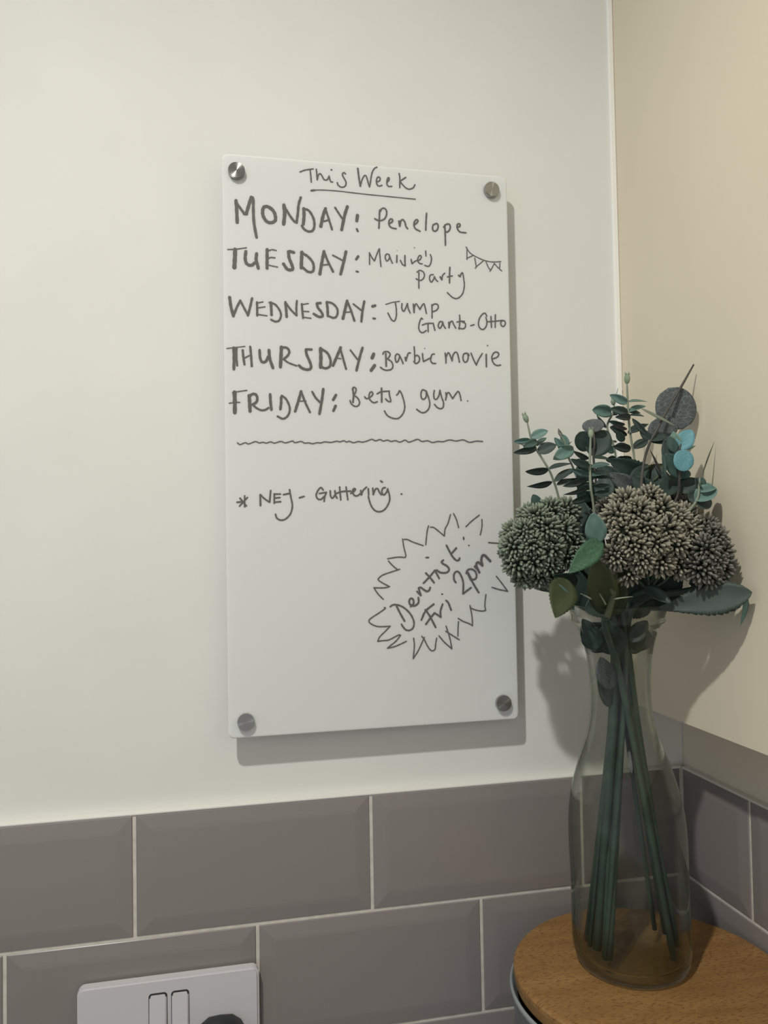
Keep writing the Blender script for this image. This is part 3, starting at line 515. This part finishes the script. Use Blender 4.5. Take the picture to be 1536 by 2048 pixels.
sprig('front eucalyptus sprig with paired narrow leaves and a spiky bud, in the middle', K7, -.140,
  [(1030, 895, 0), (1026, 1040, 0), (1022, 1180, 0), (1030, 1400, 0), (1055, 1560, .003), (1100, 1900, .01)], .0012,
  [((1022, 1190), (835, 1130), 62, 'M', dict(tilt=45, d1=-.008)), ((1030, 1205), (1228, 1155), 64, 'M', dict(tilt=45, d1=-.006)),
   ((1022, 1285), (828, 1228), 62, 'M', dict(tilt=40, d1=.004)), ((1035, 1290), (1235, 1240), 66, 'M', dict(tilt=40)),
   ((1010, 1115), (858, 1045), 46, 'D', dict(tilt=40, d0=.004)), ((1050, 1105), (1240, 1110), 46, 'K', dict(tilt=40)),
   ((1060, 1315), (1295, 1300), 46, 'K', dict(tilt=40, kind='L')), ((985, 1320), (765, 1400), 66, 'D', dict(tilt=30, d0=.008)),
   ((985, 1415), (768, 1492), 46, 'D', dict(tilt=40, d0=.008, kind='L')), ((1000, 1350), (800, 1330), 60, 'K', dict(tilt=20, d0=.012)),
   ((985, 1350), (1060, 1352), 14, 'stem_pale', dict(kind='L')), ((985, 1442), (1060, 1440), 14, 'stem_pale', dict(kind='L')),
   ((1040, 1420), (1250, 1380), 60, 'K', dict(tilt=30, d0=.006)), ((1060, 1480), (1270, 1470), 70, 'K', dict(tilt=30, d0=.006)), ((1000, 1500), (850, 1560), 70, 'K', dict(tilt=30, d0=.006))],
  (-.002, -.010), (-.032, -.016), [(1032, 905, 1034, 790, 56)])
sprig('dark eucalyptus sprig of large round leaves, behind the front bud', K7, -.095,
  [(1060, 830, 0), (1070, 960, -.002), (1060, 1100, 0), (1090, 1400, 0), (1150, 1900, 0)], .0012,
  [((1060, 845), (1050, 702), 215, 'V', dict(kind='R', tilt=10)), ((1020, 1075), (1215, 815), 270, 'K', dict(kind='E', tilt=5, d0=.002)), ((1010, 1030), (920, 840), 190, 'K', dict(kind='R', tilt=10, d0=.004)),
   ((1060, 1330), (900, 1240), 170, 'K', dict(kind='R')), ((1080, 1300), (1260, 1240), 180, 'K', dict(kind='R')), ((1080, 1500), (900, 1440), 200, 'K', dict(kind='R')), ((1090, 1540), (1280, 1420), 200, 'K', dict(kind='R')),
   ((1060, 1240), (880, 1130), 100, 'K', dict(kind='R', d0=.004))],
  (.001, .006), (-.030, .020), smat='stem_brown')
sprig('tallest eucalyptus sprig with a bud, standing in front of the wall corner', K8, -.075,
  [(186, 365, 0), (194, 560, 0), (205, 760, 0), (235, 1000, 0), (265, 1190, 0), (270, 1600, -.01)], .0012,
  [((192, 582), (0, 492), 92, 'T', dict(tilt=15, fold=.3)), ((198, 572), (412, 545), 44, 'T', dict(tilt=55, kind='L')), ((205, 682), (402, 592), 70, 'T', dict(tilt=35, d1=.006)),
   ((195, 690), (18, 642), 95, 'M', dict(tilt=10, d1=-.012)), ((225, 735), (78, 735), 72, 'D', dict(tilt=20, d1=-.012)), ((210, 718), (378, 716), 44, 'D', dict(tilt=55, d1=-.006)),
   ((215, 690), (348, 680), 56, 'D', dict(tilt=30, d1=.006)), ((192, 915), (435, 792), 100, 'D', dict(tilt=20, kind='L')), ((187, 938), (5, 848), 62, 'D', dict(tilt=35)),
   ((255, 1080), (402, 965), 85, 'D', dict(tilt=20)), ((228, 1085), (48, 1060), 90, 'D', dict(tilt=20, d1=-.008)), ((150, 1005), (80, 900), 80, 'K', dict(kind='R')),
   ((165, 818), (-10, 790), 40, 'M', dict(tilt=50)), ((190, 870), (20, 820), 40, 'R', dict(kind='L', tilt=50)), ((240, 1190), (90, 1190), 60, 'K', dict(kind='E')),
   ((250, 1300), (90, 1330), 90, 'K', {}), ((270, 1320), (420, 1260), 90, 'K', {})],
  (.004, .005), (.031, .018), [(186, 372, 190, 245, 76)])
sprig('eucalyptus sprig with a pale round leaf, just left of the wall corner', K7, -.065,
  [(1272, 560, 0), (1262, 640, 0), (1200, 790, 0), (1270, 1000, 0), (1290, 1200, 0), (1290, 1900, -.01)], .0011,
  [((1242, 640), (1062, 612), 128, 'T', dict(kind='R', tilt=10, fold=.3, d1=-.008)), ((1250, 600), (1422, 655), 100, 'M', dict(tilt=15, d1=-.01)), ((1225, 662), (1312, 658), 34, 'D', dict(tilt=30)),
   ((1212, 742), (1388, 755), 46, 'M', dict(tilt=50)), ((1225, 790), (1412, 872), 84, 'D', dict(tilt=20)), ((1275, 1005), (1200, 1040), 80, 'M', dict(tilt=20)),
   ((1278, 1005), (1450, 985), 100, 'D', dict(tilt=20)), ((1300, 860), (1372, 930), 80, 'K', dict(kind='R')), ((1300, 940), (1225, 930), 26, 'bud', dict(kind='L')),
   ((1195, 800), (1085, 665), 40, 'M', dict(kind='L', tilt=40)), ((1290, 1110), (1190, 1130), 70, 'K', {}), ((1290, 1130), (1440, 1120), 80, 'D', {})],
  (.001, .010), (-.031, -.012), [(1262, 565, 1262, 480, 60)])
sprig('dark sprig with a very large slate grey round leaf and a long bare tip', K8, -.122,
  [(918, 160, 0), (765, 430, 0), (590, 730, 0), (500, 905, 0), (440, 1010, 0), (370, 1240, .002), (330, 1600, -.01)], .0013,
  [((800, 868), (640, 412), 425, 'V', dict(kind='R', tilt=5, fold=.06, curl=.03, d0=.004, d1=.006)), ((640, 985), (520, 740), 330, 'V', dict(kind='R', tilt=5, fold=.06, curl=.03, d0=.006, d1=.008)),
   ((340, 640), (750, 835), 34, 'stem_pale', dict(kind='E', tilt=0, fold=0, d0=-.004, d1=-.004)), ((400, 925), (240, 752), 62, 'D', dict(tilt=25)), ((440, 985), (330, 870), 90, 'D', dict(tilt=15)),
   ((430, 985), (640, 925), 110, 'D', dict(tilt=15)), ((450, 1010), (690, 990), 90, 'D', dict(tilt=20)), ((420, 990), (262, 1082), 70, 'D', dict(tilt=20)),
   ((560, 1370), (440, 1080), 30, 'stem_brown', dict(kind='L', tilt=0))],
  (.006, .002), (.036, .010), smat='stem_brown')
sprig('right-hand sprig with two bright blue leaves, against the cream wall', K8, -.136,
  [(800, 1000, 0), (760, 1100, 0), (760, 1400, 0), (740, 1600, .002), (600, 1900, .004)], .0012,
  [((758, 1092), (900, 866), 196, 'B', dict(kind='E', tilt=10, fold=.12, d1=-.004)), ((800, 1092), (815, 1332), 222, 'B', dict(kind='R', tilt=5, fold=.08, d1=-.006, d0=-.004)),
   ((745, 1070), (690, 900), 105, 'Y', dict(tilt=30, d0=.004)), ((720, 1120), (650, 950), 110, 'M', dict(tilt=15, d0=.002)), ((700, 1260), (610, 965), 175, 'D', dict(kind='E', tilt=10, d0=.004, d1=.004)),
   ((800, 1400), (620, 1140), 190, 'M', dict(kind='E', tilt=10, d0=.004)), ((760, 1400), (840, 1300), 160, 'M', dict(kind='R', d0=.004, d1=.004)), ((570, 1145), (620, 1400), 60, 'M', dict(kind='L')),
   ((850, 1100), (940, 1040), 40, 'Y', dict(kind='L', tilt=40))],
  (.008, -.003), (.037, .002), smat='stem_brown')
sprig('curled teal leaf sprig at the far right, above the flower heads', K8, -.150,
  [(985, 1400, 0), (975, 1500, 0), (950, 1650, 0), (800, 1850, .004)], .0012,
  [((930, 1655), (1158, 1530), 190, 'T', dict(kind='E', tilt=20, fold=.55, curl=-.1)), ((990, 1560), (1148, 1490), 120, 'T', dict(kind='R', tilt=35, fold=.5)), ((965, 1400), (1045, 1530), 95, 'M', dict(kind='E', tilt=20, fold=.4)),
   ((950, 1690), (1130, 1650), 170, 'D', dict(kind='E', tilt=10)), ((940, 1400), (1000, 1540), 90, 'D', dict(kind='E')), ((1010, 1390), (1148, 978), 16, 'stem_pale', dict(kind='L', tilt=20, d0=.006, d1=.010))],  # last thin strip stands in for a twig's shadow on the wall
  (.009, .001), (.034, -.012))

# --- sedum heads: domes of small pointed buds on branching stalks
def rosette_mesh(seed, nb, R=.0128):
    rnd = random.Random(seed); bm = bmesh.new(); ga = math.pi*(3-5**.5)
    for i in range(nb):
        z = 1-(i+.5)/nb*1.15; a = i*ga; rr_ = math.sqrt(max(0, 1-z*z))
        d = Vector((rr_*math.cos(a)+rnd.gauss(0, .07), rr_*math.sin(a)+rnd.gauss(0, .07), z+rnd.gauss(0, .05))).normalized()
        g = (d+Vector((0, 0, .10))).normalized()                                   # buds lean upwards out of their dome
        o_ = d*R*rnd.uniform(.38, .50); ln = R*rnd.uniform(.48, .62); s = g.orthogonal().normalized(); t = g.cross(s); k = rnd.uniform(.92, 1.12)
        rings = []
        for f, r in ((0, .0006), (.3, .00115), (.62, .00132), (.86, .00088)):
            c = o_+g*ln*f; rings.append([bm.verts.new(c+(s*math.cos(q*2*math.pi/6)+t*math.sin(q*2*math.pi/6))*r*k) for q in range(6)])
        tip = bm.verts.new(o_+g*ln*1.04)
        for A, B in zip(rings, rings[1:]):
            for q in range(6): bm.faces.new((A[q], A[(q+1) % 6], B[(q+1) % 6], B[q]))
        for q in range(6): bm.faces.new((rings[-1][q], rings[-1][(q+1) % 6], tip))
    bmesh.ops.create_icosphere(bm, subdivisions=1, radius=R*.36)
    me = bpy.data.meshes.new('bud_cluster'); bm.to_mesh(me); bm.free()
    for p in me.polygons: p.use_smooth = True
    return me
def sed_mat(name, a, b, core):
    """bud colour runs from dark at the stalk end to pale at the tip (shade in the gaps put into the colour)"""
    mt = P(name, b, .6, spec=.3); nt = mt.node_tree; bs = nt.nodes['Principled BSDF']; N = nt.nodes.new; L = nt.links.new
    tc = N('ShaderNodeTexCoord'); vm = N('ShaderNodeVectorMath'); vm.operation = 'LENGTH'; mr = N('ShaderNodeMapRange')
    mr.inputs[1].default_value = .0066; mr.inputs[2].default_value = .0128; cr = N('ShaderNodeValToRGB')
    cr.color_ramp.elements[0].color = (*core, 1); cr.color_ramp.elements[1].color = (*b, 1); e = cr.color_ramp.elements.new(.45); e.color = (*a, 1)  # dark inner stop paints the shade in gaps between buds
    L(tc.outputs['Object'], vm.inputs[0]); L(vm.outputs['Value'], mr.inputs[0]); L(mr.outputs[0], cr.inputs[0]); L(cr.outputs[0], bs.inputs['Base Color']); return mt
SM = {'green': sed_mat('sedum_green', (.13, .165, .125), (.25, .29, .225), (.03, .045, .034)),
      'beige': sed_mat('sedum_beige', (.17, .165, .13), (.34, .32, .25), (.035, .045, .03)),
      'dark': sed_mat('sedum_shaded', (.10, .10, .085), (.20, .19, .165), (.025, .03, .022))}  # darker copy for the rear heads, their shade put into the colour
RM = {k: [] for k in SM}
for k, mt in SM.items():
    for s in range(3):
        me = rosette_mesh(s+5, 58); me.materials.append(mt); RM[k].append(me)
def sedum(label, mat, ctr, rad, seen, neck, bot, back=8, seed=0, rs=1.0, Y=-.12, depth=.026, stalk=.0034):
    """seen: cluster centres on the crop K6; ctr, rad: the head's outline there; back: clusters on the far side"""
    rnd = random.Random(seed); root = empty('sedum_flower', botp(*bot), label, 'artificial flower', 'artificial sedum flowers in the vase')
    c = kp(K6, *ctr, Y); sc = K6[2]*(c-CAM).dot(_f)/FOC; rx, rz = rad[0]*sc, rad[1]*sc
    pts = []
    for x, y in seen:
        u, v = (x-ctr[0])/rad[0], (y-ctr[1])/rad[1]; q = min(.97, math.hypot(u, v)); h = math.sqrt(1-q*q)
        p = at(K6[0]+x*K6[2], K6[1]+y*K6[2], Y-depth*h)
        d = Vector((u*1.0-.05, -h*.9, -v*.8+.38)).normalized(); pts.append((p, d))
    for i in range(back):
        a = i*2.4+seed; h = (i+.5)/back; r_ = math.sqrt(1-h*h)*.85
        p = c+Vector((r_*math.cos(a)*rx, depth*h*.8, r_*math.sin(a)*rz*.8+.002)); pts.append((p, Vector((math.cos(a)*.7, .8*h+.2, math.sin(a)*.4+.4)).normalized()))
    foot = c+Vector((0, .0, -rz*1.0)); mo = MOUTH(neck[0]*1.2, neck[1]*1.2); fork = foot.lerp(mo, .25)
    bm = tube([foot, fork, mo, neckp(*neck), botp(*bot)], [stalk*.6, stalk*.75, stalk, stalk, stalk], 10, 8)
    for p, d in pts: tube([fork, foot.lerp(p, .4)+Vector((0, .002, -.004)), p-d*.003], [.0013, .0012, .001], 6, 3, bm)
    obj('stem', bm, M['stem'], root, True)
    for i, (p, d) in enumerate(pts):
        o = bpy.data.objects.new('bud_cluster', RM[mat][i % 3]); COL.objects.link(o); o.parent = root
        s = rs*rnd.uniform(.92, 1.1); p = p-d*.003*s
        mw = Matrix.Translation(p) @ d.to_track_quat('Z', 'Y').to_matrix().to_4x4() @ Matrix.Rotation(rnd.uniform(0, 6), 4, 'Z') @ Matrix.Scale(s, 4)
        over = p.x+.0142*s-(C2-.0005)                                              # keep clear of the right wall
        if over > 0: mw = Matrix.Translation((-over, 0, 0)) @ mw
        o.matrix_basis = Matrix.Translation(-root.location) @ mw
    return root
f1 = sedum('green-grey artificial sedum head, the left one beside the white board', 'green', (300, 370), (245, 250),
  [(340, 180), (430, 185), (260, 225), (500, 235), (190, 305), (320, 285), (420, 290), (125, 385), (230, 375), (340, 400), (470, 370), (140, 480), (240, 470), (335, 490), (440, 450), (180, 560), (270, 560), (360, 560)],
  (-.007, -.003), (-.0305, .0), Y=-.092, depth=.030, seed=1, back=10)
f2 = sedum('largest artificial sedum head, pale beige-grey, above the middle of the vase', 'beige', (900, 330), (330, 270),
  [(750, 140), (885, 110), (820, 190), (955, 180), (1040, 230), (700, 215), (740, 300), (870, 270), (985, 290), (1105, 290), (680, 450), (800, 380), (920, 370), (1040, 370), (1150, 375), (755, 540), (840, 460), (950, 480), (1060, 500), (1110, 450)],
  (.004, -.004), (.0325, -.006), Y=-.138, depth=.032, seed=2, back=12)
f3 = sedum('artificial sedum head coloured darker for shade, the right-hand one close to the cream wall', 'dark', (1210, 430), (120, 170),
  [(1190, 280), (1245, 330), (1200, 400), (1285, 410), (1240, 470), (1170, 510), (1290, 500), (1215, 560)],
  (.008, -.005), (.035, -.001), Y=-.158, depth=.016, seed=3, back=5)
f4 = sedum('artificial sedum head coloured dark for shade, behind the largest one, mostly hidden', 'dark', (880, 250), (300, 140),
  [(640, 190), (610, 240), (1000, 150), (1070, 175), (1130, 215), (900, 160)],
  (.003, .003), (-.029, -.016), Y=-.112, depth=.014, seed=4, back=6)

def kleaf(par, K, b, t, w, mat, Yb, Yt, **kw):
    B_ = kp(K, b[0], b[1], Yb); T_ = kp(K, t[0], t[1], Yt); tl = kw.get('tilt', 15); kw['tilt'] = tl
    wm = w*K[2]*(B_-CAM).dot(_f)/FOC/math.cos(math.radians(tl)); return leaf(par, B_, T_, wm, mat, **kw)
# serrated leaves low on the sedum stems
l = kleaf(f2, K6, (595, 375), (570, 215), 118, 'T', -.165, -.175, kind='E', tilt=5); l['label'] = 'rounded teal-green leaf'
l = kleaf(f2, K6, (618, 362), (452, 532), 125, 'G', -.165, -.185, kind='S', tilt=5, fold=.1); l['label'] = 'bright green serrated leaf'
l = kleaf(f2, K6, (650, 770), (590, 480), 165, 'O', -.135, -.165, kind='E', tilt=5, fold=.1); l['label'] = 'olive leaf'
kleaf(f2, K6, (690, 770), (720, 540), 110, 'O', -.13, -.155, kind='E', tilt=20)
l = kleaf(f1, K6, (420, 575), (375, 772), 165, 'O', -.135, -.165, kind='S', tilt=10, fold=.12); l['label'] = 'olive serrated leaf hanging over the rim'
kleaf(f1, K6, (355, 600), (470, 745), 60, 'M', -.14, -.15, kind='E', tilt=10)
l = kleaf(f3, K6, (860, 750), (1440, 655), 175, 'L', -.140, -.175, kind='Q', tilt=8, curl=-.1, fold=.06); l['label'] = 'large serrated leaf reaching right over the rim'
kleaf(f3, K6, (1410, 650), (1397, 838), 40, 'T', -.178, -.178, kind='L', tilt=30)
kleaf(f3, K6, (1100, 600), (1340, 545), 90, 'K', -.150, -.178, kind='S', tilt=20)
kleaf(f3, K6, (850, 620), (1000, 700), 70, 'D', -.14, -.16, kind='E', tilt=15)
kleaf(f2, K6, (760, 700), (880, 560), 130, 'K', -.12, -.13, kind='S')
kleaf(f2, K6, (900, 720), (1060, 560), 160, 'K', -.12, -.14, kind='S')
kleaf(f1, K6, (520, 740), (470, 520), 140, 'K', -.11, -.12, kind='S')
kleaf(f1, K6, (520, 420), (500, 130), 170, 'K', -.112, -.112, kind='S')
kleaf(f1, K6, (560, 560), (560, 250), 150, 'K', -.115, -.115, kind='S')
kleaf(f1, K6, (480, 600), (360, 560), 90, 'K', -.12, -.13, kind='S')
kleaf(f2, K6, (620, 600), (800, 480), 200, 'K', -.115, -.12, kind='S')
kleaf(f4, K6, (800, 700), (1000, 480), 240, 'K', -.105, -.11, kind='S')
kleaf(f4, K6, (560, 700), (500, 440), 200, 'K', -.10, -.10, kind='S')
# big dark leaves behind the heads
kleaf(f4, K8, (480, 1460), (0, 1200), 270, 'K', -.10, -.10, kind='S', tilt=10)
l = kleaf(f4, K8, (300, 1460), (620, 1240), 190, 'O', -.105, -.115, kind='S', tilt=15); l['label'] = 'dark olive leaf with a pale rib'
kleaf(f4, K8, (960, 1660), (400, 1450), 260, 'K', -.112, -.10, kind='S', tilt=10)
l = kleaf(f4, K8, (300, 1560), (0, 1350), 200, 'V', -.11, -.11, kind='S', tilt=10); l['label'] = 'slate leaf with light veins'
kleaf(f4, K8, (700, 1800), (900, 1500), 260, 'K', -.11, -.118, kind='S', tilt=10)
kleaf(f4, K8, (100, 1700), (-250, 1500), 260, 'K', -.09, -.10, kind='S', tilt=10)
kleaf(f4, K8, (-100, 1800), (-350, 1350), 260, 'K', -.085, -.095, kind='S', tilt=10)
for b_, t_, w_, mt_, yb, yt in (((500, 1650), (250, 1380), 240, 'K', -.125, -.118), ((560, 1600), (760, 1350), 230, 'K', -.128, -.122), ((250, 1500), (420, 1230), 190, 'K', -.112, -.108), ((620, 1560), (480, 1250), 200, 'D', -.118, -.112),
        ((860, 1640), (1040, 1560), 200, 'K', -.135, -.140), ((760, 1560), (960, 1400), 200, 'K', -.130, -.134), ((120, 1500), (-80, 1260), 200, 'K', -.105, -.10), ((-60, 1650), (-60, 1350), 220, 'K', -.11, -.105)):
    kleaf(f4, K8, b_, t_, w_, mt_, yb, yt, kind='S', tilt=12)
# thick pale stem with whiskers at the mouth of the vase
st = empty('flower_stem', botp(.020, -.028), 'thick olive forked stem with thin whiskers, at the front of the vase mouth', 'artificial plant')
bm = tube([kp(K6, 700, 540, -.150), kp(K6, 690, 620, -.150), kp(K6, 672, 700, -.145), kp(K6, 645, 790, -.143)], [.0014, .0022, .0026, .0028], 9, 6)
tube([kp(K6, 640, 530, -.152), kp(K6, 665, 620, -.150), kp(K6, 680, 660, -.149)], [.001, .0014, .0018], 8, 5, bm)
obj('stem', bm, M['stem_olive'], st, True)
obj('lower_stem', tube([kp(K6, 646, 786, -.143), kp(K6, 640, 850, -.138), neckp(-.004, -.014), botp(.020, -.028)], [.0028, .0028, .0026, .0026], 9, 7), M['stem'], st, True)
for a, b in (((560, 686), (500, 655)), ((640, 716), (605, 655)), ((682, 686), (790, 672))):
    obj('whisker', tube([kp(K6, *a, -.150), kp(K6, (a[0]+b[0])/2, (a[1]+b[1])/2-1, -.152), kp(K6, *b, -.155)], [.0007, .0006, .0002], 6, 3), M['stem_pale'], st, True)
# leaves pushed down into the neck of the vase
K9 = (1040, 1180, .26042)
kleaf(f1, K9, (700, 760), (620, 520), 150, 'V', -.118, -.122, kind='E', tilt=10)
kleaf(f1, K9, (680, 900), (610, 600), 90, 'D', -.112, -.115, kind='E', tilt=10)
kleaf(f1, K9, (560, 460), (560, 280), 170, 'K', -.12, -.125, kind='E', tilt=10)
kleaf(f4, K9, (800, 480), (760, 260), 240, 'K', -.11, -.11, kind='R', tilt=5)
kleaf(f2, K9, (860, 490), (960, 300), 110, 'O', -.12, -.125, kind='E', tilt=20)
kleaf(f4, K9, (640, 480), (560, 250), 240, 'K', -.105, -.105, kind='R', tilt=5)
for b_, t_, w_, mt_, Y_ in (((930, 470), (900, 250), 190, 'K', -.112), ((560, 420), (520, 240), 150, 'K', -.108), ((720, 500), (680, 240), 230, 'K', -.120), ((850, 400), (980, 230), 120, 'D', -.125), ((600, 380), (480, 230), 110, 'D', -.12)):
    kleaf(f4, K9, b_, t_, w_, mt_, Y_, Y_-.004, kind='E', tilt=12)
for b_, t_, w_, mt_, Y_ in (((450, 130), (1040, 90), 190, 'K', -.100), ((500, 160), (820, 60), 200, 'K', -.118), ((1000, 170), (700, 40), 190, 'K', -.110), ((980, 150), (1180, -20), 150, 'K', -.125)):
    kleaf(f4, K9, b_, t_, w_, mt_, Y_, Y_-.002, kind='S', tilt=15)
